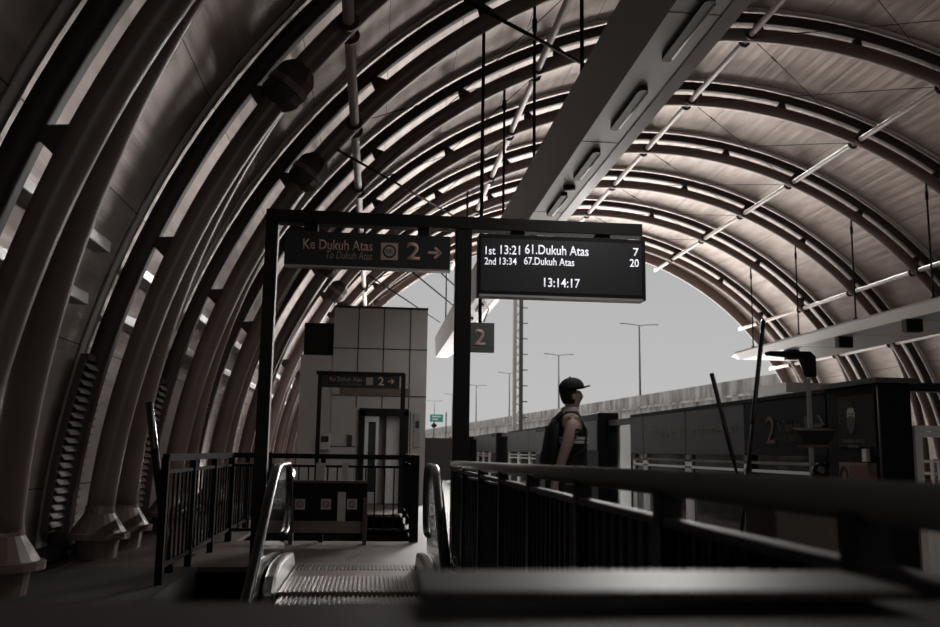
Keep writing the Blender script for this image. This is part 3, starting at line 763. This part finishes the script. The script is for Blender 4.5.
while y < 34.5:
    k = kinds[i % 5]; w = {'panel': 1.5, 'door': 1.25, 'post': 1.0}[k]
    screen_bay(y, y+w, 'distant platform screen %s, %s beyond the tall black engine box' % ({'panel': 'with dark upper panel', 'door': 'door of clear glass', 'post': 'engine box'}[k], ORD[i] if i < 17 else 'far down the row past all others'), k)
    y += w; i += 1
# prints on the screens (they face the platform, -X): lettering laid along Y
def text_on_screen(name, s, m, parent, ya, yb, z0, z1, x):
    o = text(name, s, m, None, 0, abs(yb-ya), z0, z1, 0, depth=.003)
    for v in o.data.vertices: v.co = (x+v.co.y, ya-v.co.x, v.co.z)
    o.data.update()
    if parent: o.parent = parent; o.matrix_parent_inverse = parent_world(parent).inverted()
    return o
xs = PX-.051
p = at(768, 433, X=xs)
text_on_screen('platform_number', '2', M_faintred, b1, bay_y(766, xs), bay_y(775, xs), 1.22, 1.44, xs)
text_on_screen('lettering', 'Ke Dukuh Atas', M_faint, b1, bay_y(778, xs), bay_y(801, xs), 1.31, 1.40, xs)
text_on_screen('lettering', 'To Dukuh Atas', M_faint, b1, bay_y(784, xs), bay_y(801, xs), 1.23, 1.29, xs)
MB().box((xs-.003, bay_y(811, xs), 1.27), (xs, bay_y(805, xs), 1.42)).build('station_icon', M_faint, b1)
mb = MB(); yv0, yv1 = bay_y(814, xs), bay_y(825, xs)
mb.box((xs-.003, yv1+.03, 1.335), (xs, yv0, 1.36))
for s in (1, -1): mb.bar((xs-.0015, yv1, 1.347), (xs-.0015, yv1+.08, 1.347+s*.075), .003, .03, (1, 0, 0))
mb.build('arrow', M_faint, b1)
text_on_screen('lettering', 'Mohon Antri', M_ghost, b2, bay_y(697), bay_y(742), 1.33, 1.42, xs)
text_on_screen('lettering', 'Dukuh', M_ghost, b3, bay_y(653), bay_y(668), 1.30, 1.42, xs)
text_on_screen('lettering', 'Atas', M_ghost, b3, bay_y(671), bay_y(685), 1.30, 1.42, xs)

# tall end cabinet with mask poster
CY0 = at(880, 430, X=PX-.06).y; CX1 = at(913, 430, Y=CY0).x
cab = thing('end_cabinet', 'tall black cabinet at the end of the screens with a face mask poster', 'cabinet', (PX, CY0, 0))
zc = at(880, 383, Y=CY0).z
MB().box((PX-.06, CY0, 0), (CX1, yy[0]-.02, zc)).build('body', M_psdblack, cab, bevel=.01)
MB().box((PX-.09, CY0-.03, zc), (CX1+.03, yy[0], zc+.035)).build('top', M_psd, cab)
MB().tube([(PX-.065, CY0-.004, 0), (PX-.065, CY0-.004, zc)], .008, 6).build('edge_strip', M_chord, cab)
xf = PX-.061
def cy_(u): return at(u, 430, X=xf).y
yc = cy_(852); po = MB().box((xf-.003, cy_(876), at(867, 447, X=xf).z), (xf, cy_(839), 1.535)).build('mask_poster', M_blackgloss, cab)
def disc_x(mb, x, yc, zc, ry, rz, d, n=24, z_lo=-2): 
    mb.rings([[Vector((x-dd, yc+ry*math.cos(2*PI*j/n), zc+max(z_lo, math.sin(2*PI*j/n))*rz)) for j in range(n)] for dd in (0, d)], smooth=False)
mb = MB(); disc_x(mb, xf-.003, yc, 1.385, .052, .105, .002); mb.build('poster_face', M_paper, po)
mb = MB(); mb.prism([(xf-.005, yc+a, 1.385+b) for a, b in ((-.05, .0), (-.046, -.06), (-.018, -.105), (.018, -.105), (.046, -.06), (.05, 0), (0, .018))], (-.002, 0, 0)); mb.build('poster_mask', M_psd, po)
mb = MB(); mb.prism([(xf-.005, yc+a, 1.385+b) for a, b in ((-.052, .055), (-.035, .10), (0, .112), (.035, .10), (.052, .055), (.03, .07), (-.03, .07))], (-.002, 0, 0)); mb.build('poster_hair', M_black, po)
mb = MB()
for s in (-1, 1): mb.box((xf-.007, yc+s*.022-.011, 1.408), (xf-.005, yc+s*.022+.011, 1.416))
mb.build('poster_eyes', M_black, po)
text_on_screen('poster_text', 'GUNAKAN MASKER', M_ghost, po, cy_(842), cy_(865), 1.215, 1.24, xf-.003)
text_on_screen('poster_text', 'ANDA', M_ghost, po, cy_(848), cy_(858), 1.18, 1.20, xf-.003)
zw = at(857, 462.5, X=xf).z
wn = MB().box((xf-.003, cy_(875), zw-.33), (xf, cy_(838), zw)).build('warning_sign', M_brown, cab)
MB().box((xf-.005, cy_(873.5), zw-.31), (xf-.003, cy_(848), zw-.02)).build('warning_field', M_red, wn)
mb = MB(); mb.rings([[Vector((xf-.004-dy, cy_(842.5)+r*math.cos(2*PI*j/20), zw-.09+1.25*r*math.sin(2*PI*j/20))) for j in range(20)] for r, dy in ((.052, 0), (.052, .002), (.036, .002), (.036, 0))], caps=False, loop=True, smooth=False)
mb.build('ban_symbol', M_black, wn)
MB().box((xf-.03, cy_(869), at(867, 461.5, X=xf).z), (xf-.0005, cy_(865), at(867, 449, X=xf).z)).build('paper_slip', M_white, cab)
# black header running from the cabinet to the right, and white gate fixture
hd = thing('gate_header', 'black header beam running right from the tall cabinet', 'beam', (CX1, CY0, 0))
za, zb = at(925, 392, Y=CY0+.1).z, at(925, 383.5, Y=CY0+.1).z
MB().box((CX1, CY0+.05, za), (7.2, CY0+.15, zb)).build('header', M_black, hd)
MB().box((7.1, CY0+.05, -1.5), (7.2, CY0+.15, za)).build('post', M_black, hd)
gt = thing('end_gate', 'white framed gate right of the tall black cabinet', 'gate', (CX1+.1, CY0+.2, 0))
GX0 = at(916, 450, Y=CY0+.2).x
for x in (GX0, GX0+.22, GX0+.8): MB().box((x, CY0+.2, 0), (x+.05, CY0+.25, at(918, 430, Y=CY0+.2).z)).build('stile', M_white, gt)
for v in (428, 434): z = at(925, v, Y=CY0+.2).z; MB().box((GX0-.01, CY0+.18, z-.02), (GX0+.9, CY0+.27, z+.015)).build('rail', M_white, gt)
MB().box((GX0+.24, CY0+.22, .0), (GX0+.8, CY0+.23, .7)).build('gate_panel', M_psdblack, gt)
fl = MB().box((CX1, CY0-.3, -.2), (7.2, CY0+1.2, 0)); struct('end_walkway', fl, M_floor)

# pole with a bent arm in front of the screens
Q = 5.9
pa = at(812, 470, Y=Q)
pl = thing('bent_pole', 'dark pole with a bent flat arm and slanted tray near the tall cabinet', 'pole', (pa.x, Q, 0))
zt2 = at(812, 357, Y=Q).z
MB().box((pa.x-.012, Q-.012, 0), (pa.x+.012, Q+.012, at(812, 378, Y=Q).z)).build('shaft', M_beam, pl)
e0 = at(742, 358, Y=Q+1.5)
arm = [Vector((pa.x+.04, Q, at(812, 378, Y=Q).z)), Vector((pa.x+.04, Q, zt2-.05)), Vector((pa.x+.0, Q, zt2)), Vector((pa.x-.42, Q, zt2+.005))]
mb = MB()
mb.prism([(pa.x-.005, Q-.04, zt2-.14), (pa.x+.045, Q-.04, zt2-.14), (pa.x+.045, Q-.04, zt2+.0), (pa.x+.01, Q-.04, zt2+.035), (pa.x-.29, Q-.04, zt2+.03), (pa.x-.29, Q-.04, zt2+.005), (pa.x-.05, Q-.04, zt2-.012)], (0, .08, 0))
mb.build('arm', M_psdblack, pl, bevel=.008)
tz0, tz1 = at(808, 445, Y=Q).z, at(808, 431, Y=Q).z
mb = MB(); x0, x1 = at(786, 430, Y=Q).x, at(824, 430, Y=Q).x
mb.prism([(x0, Q-.16, tz1), (x1, Q-.16, tz1), (x1-.06, Q-.16, tz0), (x0+.05, Q-.16, tz0)], (0, .10, .02)); mb.build('tray', M_black, pl)
mb = MB(); mb.box((x0+.05, Q-.17, tz0-.018), (x1-.06, Q-.05, tz0)); mb.build('tray_lip', M_red, pl)
MB().lathe([(.02, -.03), (.05, -.025), (.05, .025), (.02, .03)], (pa.x+.03, Q-.05, at(817, 470, Y=Q).z), 20, (0, 1, 0)).build('round_knob', M_blackgloss, pl)

# leaning poles behind the railing, brown board, tool box
def lean(lab, top, bot, r0, r1):
    t = thing('leaning_pole', lab, 'pole', bot, 'poles leaning behind the railing')
    top, bot = Vector(top), Vector(bot); d = (top-bot)
    MB().tube([bot, bot+d*.72], r1, 10).build('shaft', M_black, t)
    MB().tube([bot+d*.70, bot+d*.72, bot+d*.995, top], [r1, r0, r0, r0*.8], 10).build('grip', M_blackgloss, t)
def on_floor(u, v, Y, u2, v2):
    a, b = at(u, v, Y=Y), at(u2, v2, Y=Y); k = a.z/(a.z-b.z); return a, a+(b-a)*k
a, b = on_floor(711.5, 373, 4.4, 740, 486); lean('shorter black leaning pole with thick grip, tilting left', a, b, .0115, .008)
a, b = on_floor(763.5, 320, 4.5, 742.5, 520); lean('taller black leaning pole tilting right in front of the numeral 2 screen', a, b, .012, .0095)
a, b = on_floor(149, 402, 8.6, 166, 545); b.z = 0
lean('dark leaning post at the left beside the near fence', a, b, .036, .036)
bb = thing('brown_box', 'plain brown box standing behind the railing at right', 'box', (2.0, 4.0, 0))
mb = MB(); x0, x1 = at(776, 520, Y=4.0).x, at(838, 520, Y=4.0).x
z1 = at(800, 502, Y=4.0).z
mb.box((x0, 4.0, 0), (x1, 4.35, z1)); mb.build('carton', M_brown, bb, bevel=.01)
mb = MB(); mb.box((x0-.004, 3.996, z1-.06), (x1+.004, 4.354, z1+.004)); mb.build('lid', M_brown, bb)

# opposite side: white barrier posts and rails seen through the glass
op = thing('opposite_fence', 'white rail fence on the opposite platform seen through the glass', 'fence', (11.7, 10, 0))
for z in (.55, .8, 1.05): MB().box((11.68, 4, z-.025), (11.72, 36, z+.025)).build('rail', M_conc, op)
for k in range(17): MB().box((11.66, 4+2*k-.05, 0), (11.74, 4+2*k+.05, 1.1)).build('post', M_conc, op)

sh = thing('shelter', 'pale flat roofed shelter behind the numeral 2 screen, across the tracks', 'shelter', (12.6, 24.5, 0))
a_, b_, c_ = at(786, 384, Y=24.5), at(846, 378, Y=24.5), at(786, 392, Y=24.5)
MB().box((a_.x, 24.5, c_.z), (b_.x, 26.5, a_.z+.05)).build('roof_slab', M_beamlow, sh)
MB().box((a_.x+.3, 24.7, 0), (b_.x-.2, 26.3, c_.z)).build('body', M_beam, sh)
eb = thing('equipment_box', 'small grey box with a lid left of the flat roofed shelter', 'box', (11.9, 27, 0))
a_, b_ = at(766, 391, Y=27), at(793, 404, Y=27)
MB().box((a_.x, 27, 0), (b_.x, 27.8, a_.z)).build('body', M_beam, eb)
MB().box((a_.x-.05, 26.95, a_.z), (b_.x+.05, 27.85, a_.z+.08)).build('lid', M_psd, eb)

# ------------------------------------------------------------------ foreground ledge at the camera
lg = thing('parapet', 'dark glossy ledge across the bottom, out of focus in front', 'ledge', (0, .95, 0))
M_ledge = mat('ledge_glossy', (.06, .046, .041), .5, rvar=.08, nscale=3)
MB().box((-1.6, .42, .72), (1.6, 1.04, .958)).build('coping', M_ledge, lg, bevel=.03)
MB().box((-1.6, .75, 0), (1.6, .9, .72)).build('wall_panel', M_black, lg)
MB().box((.05, .935, .970), (.585, 1.105, .980)).build('steel_strip', mat('dull_steel', (.06, .058, .057), .52, spec=.08), lg, bevel=.008)

# ------------------------------------------------------------------ highway beyond
HD = Vector((math.tan(-.0725), 1, 0)).normalized(); HN = Vector((HD.y, -HD.x, 0))
def hw(off, dist, z=0): return HN*off + HD*dist + Vector((0, 0, z))
pp = at(636, 396, Y=118)
HOFF = pp.dot(HN); HZ = pp.z
vd = thing('highway_viaduct', 'long weathered concrete highway viaduct beyond the tracks', 'viaduct', hw(HOFF, 100, -9))
def strip(o0, o1, z0, z1, d0=45, d1=900):
    m = MB(); m.rings([[hw(o0, d, z0), hw(o1, d, z0), hw(o1, d, z1), hw(o0, d, z1)] for d in (d0, d1)], smooth=False); return m
strip(HOFF, HOFF+.4, HZ-1.5, HZ).build('parapet', M_conc, vd)
strip(HOFF-.25, HOFF+.5, HZ-1.72, HZ-1.5).build('ledge', M_conc, vd)
strip(HOFF+.2, HOFF+20, HZ-4.2, HZ-1.5).build('girder', M_conc, vd)
for k in range(12):
    c = hw(HOFF+9, 60+40*k); m = MB(); m.box((c.x-2, c.y-1.2, -8.9), (c.x+2, c.y+1.2, HZ-4.2)); m.build('pier', M_conc, vd)
d0 = pp.dot(HD)
for i in range(6):
    c = hw(HOFF+.6, d0+40*i+(0 if i else 0))
    words = ['tallest, right of the cap', 'second tallest, behind the cap', 'third tallest, left of the person', 'fourth tallest, by the lattice mast', 'fifth tallest, left of the lattice mast', 'smallest, far at left near the lift shaft']
    sl_ = thing('street_lamp', 'twin arm street lamp on the viaduct, '+words[i], 'street lamp', (c.x, c.y, HZ-1.5), 'street lamps along the viaduct')
    MB().tube([(c.x, c.y, HZ-1.5), (c.x, c.y, HZ+9.6)], [.16, .10], 8).build('pole', M_psd, sl_)
    for s in (-1, 1):
        q = HN*s
        MB().tube([Vector((c.x, c.y, HZ+9.55)), Vector((c.x, c.y, HZ+9.7))+q*1.2, Vector((c.x, c.y, HZ+9.75))+q*2.0], .06, 6).build('arm', M_psd, sl_)
        e1 = Vector((c.x, c.y, HZ+9.75))+q*1.9
        MB().bar(e1, e1+q*.8, .25, .12).build('lamp_head', M_psd, sl_)

# screen wall closing the far end of the platform
ew = thing('end_wall', 'low grey panel wall across the far end of the platform', 'wall', (1.2, 35.9, 0))
MB().box((-3.0, 35.85, 0), (3.2, 35.95, 1.62)).build('panel', M_psd, ew)
for k_ in range(6): MB().box((-2.0+1.0*k_-.03, 35.8, 0), (-2.0+1.0*k_+.03, 35.86, 1.68)).build('post', M_psd, ew)
# lattice mast
MY = 41
ma, mt = at(517, 470, Y=MY), at(518.5, 262, Y=MY)
lm = thing('lattice_mast', 'pale steel lattice mast with step rungs rising behind the display', 'mast', (ma.x, MY, -9))
for dx in (-.17, .17):
    MB().bar((ma.x+dx, MY, -8.8), (mt.x+dx*.8, MY, mt.z), .17, .16, (0, 1, 0)).build('chord', M_psd if dx > 0 else M_beam, lm)
mb = MB(); n = 26
for i in range(n):
    z0 = 0+(mt.z)*i/n; z1 = (mt.z)*(i+1)/n; s = 1 if i % 2 else -1
    mb.bar((ma.x-.16*s, MY, z0), (ma.x+.16*s, MY, z1), .05, .13, (0, 1, 0))
mb.build('lacing', M_beam, lm)
for i in range(14):
    z = .5+(mt.z-.5)*i/13; MB().bar((ma.x+.2, MY, z), (ma.x+.46, MY, z), .04, .05).build('step_rung', M_psd, lm)
MB().box((ma.x-.4, MY-.3, -1.5), (ma.x+.25, MY-.05, at(512, 432, Y=MY).z)).build('mast_box', M_psdblack, lm)

# green road sign
RY = 95
rs = thing('road_sign', 'green road sign with a dark diamond below, beyond the lift shaft', 'sign', (at(437, 419, Y=RY).x, RY, -9))
mb = MB(); boxpx(mb, 430, 414.5, 443, 422, RY, -.05, .05); gb = mb.build('green_board', M_green, rs)
mb = MB(); boxpx(mb, 432, 416, 441, 417.3, RY-.05, -.02, 0); boxpx(mb, 432, 418.7, 438, 420, RY-.05, -.02, 0); mb.build('board_lines', M_white, gb)
c = at(434, 425.5, Y=RY); mb = MB(); h = .34
mb.prism([(c.x, RY-.05, c.z-h), (c.x+h, RY-.05, c.z), (c.x, RY-.05, c.z+h), (c.x-h, RY-.05, c.z)], (0, .1, 0)); mb.build('diamond_board', M_black, rs)
x = at(446, 425, Y=RY).x; MB().bar((x, RY, -8.8), (x, RY, at(446, 412, Y=RY).z), .12, .12).build('post', M_psd, rs)
x2 = at(434, 425, Y=RY).x; MB().bar((x2, RY+.1, -8.8), (x2, RY+.1, c.z+.5), .1, .1).build('post', M_psd, rs)

# ------------------------------------------------------------------ person
PYY = 7.3
pc_ = at(569, 420, Y=PYY); HX = pc_.x
def P3(x, y, z): return Vector((HX+x, PYY+y, z))
ps = thing('person', 'person in black sleeveless top and cap, looking up to the right', 'person', (HX, PYY, 0))
def skin_body():
    me = bpy.data.meshes.new('body')
    V = []; Ed = []; Rr = []
    def v(x, y, z, r, par=None):
        V.append(P3(x, y, z)); Rr.append(r); i = len(V)-1
        if par is not None: Ed.append((par, i))
        return i
    pel = v(0, 0, .90, .125); wa = v(.0, 0, 1.05, .115, pel); ch = v(-.01, 0, 1.24, .135, wa); ub = v(-.015, 0, 1.37, .105, ch); nk = v(.0, 0, 1.45, .058, ub); nk2 = v(.022, 0, 1.50, .056, nk)
    hd1 = v(.035, 0, 1.565, .078, nk2); hd2 = v(.03, 0, 1.64, .086, hd1)
    for s in (-1, 1):
        hp = v(0, s*.09, .84, .095, pel); kn = v(.01, s*.10, .47, .058, hp); an = v(-.02, s*.10, .09, .04, kn); ft = v(.12, s*.11, .04, .035, an)
        sh = v(-.0, s*.18, 1.345, .072, ub)
        if s < 0: ua = v(-.04, s*.205, 1.25, .058, sh); el = v(-.085, s*.215, 1.12, .046, ua); wr = v(-.155, s*.20, .90, .032, el); hn = v(-.17, s*.195, .82, .036, wr)
        else: el = v(-.02, s*.215, 1.11, .044, sh); wr = v(.05, s*.21, .88, .030, el); hn = v(.06, s*.205, .80, .036, wr)
        for k in range(4):
            dx = (k-1.5)*.020; f1 = v(V[hn].x-HX+dx, V[hn].y-PYY, V[hn].z-.055, .0095, hn); v(V[f1].x-HX+.006, V[f1].y-PYY+.008*(-s), V[f1].z-.035+.006*abs(k-1.3), .008, f1)
        t1 = v(V[hn].x-HX+.038, V[hn].y-PYY-s*.01, V[hn].z-.01, .011, hn); v(V[t1].x-HX+.012, V[t1].y-PYY-s*.01, V[t1].z-.04, .009, t1)
    me.from_pydata([tuple(p) for p in V], Ed, [])
    o = bpy.data.objects.new('body', me); COL.objects.link(o)
    m = o.modifiers.new('skin', 'SKIN'); m.use_smooth_shade = True
    for i, sv in enumerate(me.skin_vertices[0].data): sv.radius = (Rr[i], Rr[i]); sv.use_root = (i == 0)
    ss = o.modifiers.new('sub', 'SUBSURF'); ss.levels = 2; ss.render_levels = 2
    dg = bpy.context.evaluated_depsgraph_get(); dg.update()
    me2 = bpy.data.meshes.new_from_object(o.evaluated_get(dg)); bpy.data.objects.remove(o)
    # widen torso sideways (shoulders), keep it shallow front to back; shape a face
    for vtx in me2.vertices:
        c = vtx.co; x, y, z = c.x-HX, c.y-PYY, c.z
        if .86 < z < 1.44 and abs(y) < .16: c.y = PYY+y*1.28
        if z > 1.49 and x > .06:     # face side
            nz = math.exp(-((z-1.575)/.022)**2)*math.exp(-(y/.022)**2)*.018
            br = math.exp(-((z-1.612)/.014)**2)*.006
            lip = math.exp(-((z-1.533)/.010)**2)*math.exp(-(y/.03)**2)*.007
            lip2 = math.exp(-((z-1.515)/.008)**2)*math.exp(-(y/.03)**2)*.006
            chn = math.exp(-((z-1.492)/.014)**2)*math.exp(-(y/.035)**2)*.010
            eye = -math.exp(-((z-1.598)/.010)**2)*math.exp(-((abs(y)-.033)/.016)**2)*.004
            c.x += nz+br+lip+lip2+chn+eye
    me2.materials.clear(); me2.materials.append(M_skin)
    for pz in me2.polygons: pz.use_smooth = True
    q = bpy.data.objects.new('body', me2); COL.objects.link(q); q.parent = ps; q.matrix_parent_inverse = parent_world(ps).inverted()
    return q
body = skin_body()
def loft(name, secs, m, par, n=24, caps=True, sub=1):
    rings = []
    for cx, cy2, z, rx, ry in secs:
        rings.append([P3(cx+rx*math.cos(2*PI*j/n), cy2+ry*math.sin(2*PI*j/n), z) for j in range(n)])
    return MB().rings(rings, caps=caps).build(name, m, par, subsurf=sub)
vest = loft('vest', [(0, 0, .84, .150, .185), (.0, 0, .95, .150, .185), (.0, 0, 1.08, .146, .18), (-.005, 0, 1.20, .153, .19), (-.008, 0, 1.30, .148, .185), (-.010, 0, 1.365, .132, .195), (-.008, 0, 1.41, .112, .165), (-.004, 0, 1.44, .088, .105), (.004, 0, 1.465, .070, .074)], M_vest, ps)
for z in (1.235, 1.205):
    dz_ = .011
    loft('white_stripe', [(.0, 0, z-dz_, .160, .198), (.0, 0, z+dz_, .160, .197)], M_stripe, vest, caps=False, sub=0)
loft('collar', [(.004, 0, 1.455, .075, .082), (.008, 0, 1.485, .068, .072), (.008, 0, 1.49, .060, .062)], M_stripe, vest, caps=False)
tr = MB()
tr.rings([[P3(rx*math.cos(2*PI*j/20), ry*math.sin(2*PI*j/20), z) for j in range(20)] for z, rx, ry in ((.70, .128, .19), (.80, .148, .20), (.90, .140, .19))])
for s in (-1, 1):
    tr.rings([[P3(cx+r*math.cos(2*PI*j/16), s*yy_+r*math.sin(2*PI*j/16), z) for j in range(16)] for cx, yy_, z, r in ((0, .075, .93, .105), (0, .09, .80, .112), (.01, .10, .48, .082), (-.015, .10, .12, .072))])
tr.build('trousers', M_trouser, ps)
for s in (-1, 1):
    MB().ell(P3(.06, s*.11, .045), (.145, .052, .045)).build('shoe', M_black, ps)
# ears, eyes, hair, cap
for s in (-1, 1):
    MB().ell(P3(.022, s*.083, 1.575), (.018, .010, .030)).build('ear', M_skin, ps)
    MB().ell(P3(.092, s*.034, 1.600), (.010, .012, .008)).build('eye', M_stripe, ps)
hr = MB(); hr.rings([[P3(.015+.0+rx*math.cos(a), ry*math.sin(a), z) for a in [PI*.42+PI*1.16*j/20 for j in range(21)]] for z, rx, ry in ((1.515, .060, .070), (1.55, .080, .084), (1.60, .094, .092), (1.64, .090, .086))], closed_ring=False, caps=False)
hair = hr.build('hair', M_hair, ps); sm = hair.modifiers.new('solid', 'SOLIDIFY'); sm.thickness = .008
capc = (.025, 0, 1.625); tilt = Matrix.Rotation(-.16, 3, 'Y')
mb = MB(); rings = []
for i in range(9):
    a = PI/2*i/9
    rings.append([P3(*capc)+tilt @ Vector((.108*math.cos(a)*math.cos(2*PI*j/24), .096*math.cos(a)*math.sin(2*PI*j/24), .005+.105*math.sin(a)**.8)) for j in range(24)])
mb.rings(rings); cp_ = mb.build('cap', M_cap, ps)
mb = MB(); top = []
for j in range(13):
    a = -.85+1.7*j/12
    inn = Vector((.098*math.cos(a), .092*math.sin(a), .02)); out = Vector((.098+.058*math.cos(a)**.7*1.0, .085*math.sin(a), .028-.012*abs(math.sin(a))))
    top.append((P3(*capc)+tilt @ inn, P3(*capc)+tilt @ out))
mb.rings([[a, b, b-Vector((0, 0, .008)), a-Vector((0, 0, .014))] for a, b in top], smooth=True); mb.build('brim', M_cap, cp_)
MB().ell(P3(*capc)+tilt @ Vector((0, 0, .112)), (.01, .01, .006), 10, 6).build('button', M_cap, cp_)
# tattoo band on the upper arm
from mathutils.bvhtree import BVHTree
bt = BVHTree.FromPolygons([v.co for v in body.data.vertices], [p.vertices for p in body.data.polygons])
mb = MB(); g = {}
for i in range(7):
    for j in range(9):
        o_ = P3(-.012+.055*i/6+.012*(j/8), -.6, 1.225+.085*j/8)
        h_ = bt.ray_cast(o_, Vector((0, 1, 0)))[0]
        if h_ is not None: g[i, j] = mb.bm.verts.new(h_+Vector((0, -.002, 0)))
for i in range(6):
    for j in range(8):
        if j in (2, 5) and 0 < i < 5: continue
        q = [g.get(k_) for k_ in ((i, j), (i+1, j), (i+1, j+1), (i, j+1))]
        if all(q) and max(abs(a.co.y-q[0].co.y) for a in q) < .03: mb.face(q, True)
mb.build('tattoo', M_tattoo, ps)
# backpack
bp_ = thing('backpack', 'black backpack worn on the back of the person in the cap', 'backpack', P3(-.2, 0, 1.0))
secs = [(-.14, 0, .93, .060, .14), (-.15, 0, .97, .075, .16), (-.15, 0, 1.10, .080, .165), (-.135, 0, 1.26, .070, .155), (-.12, 0, 1.36, .045, .125), (-.11, 0, 1.39, .02, .08)]
loft('bag_body', secs, M_bag, bp_)
loft('front_pocket', [(-.20, 0, .96, .035, .11), (-.21, 0, 1.0, .035, .12), (-.205, 0, 1.12, .032, .115), (-.19, 0, 1.16, .015, .09)], M_bag, bp_)
for s in (-1, 1):
    MB().tube([P3(-.12, s*.10, 1.38), P3(-.05, s*.115, 1.432), P3(.05, s*.12, 1.415), P3(.112, s*.125, 1.30), P3(.092, s*.165, 1.15), P3(-.10, s*.17, 1.02)], .016, 8).build('strap', M_bag, bp_)
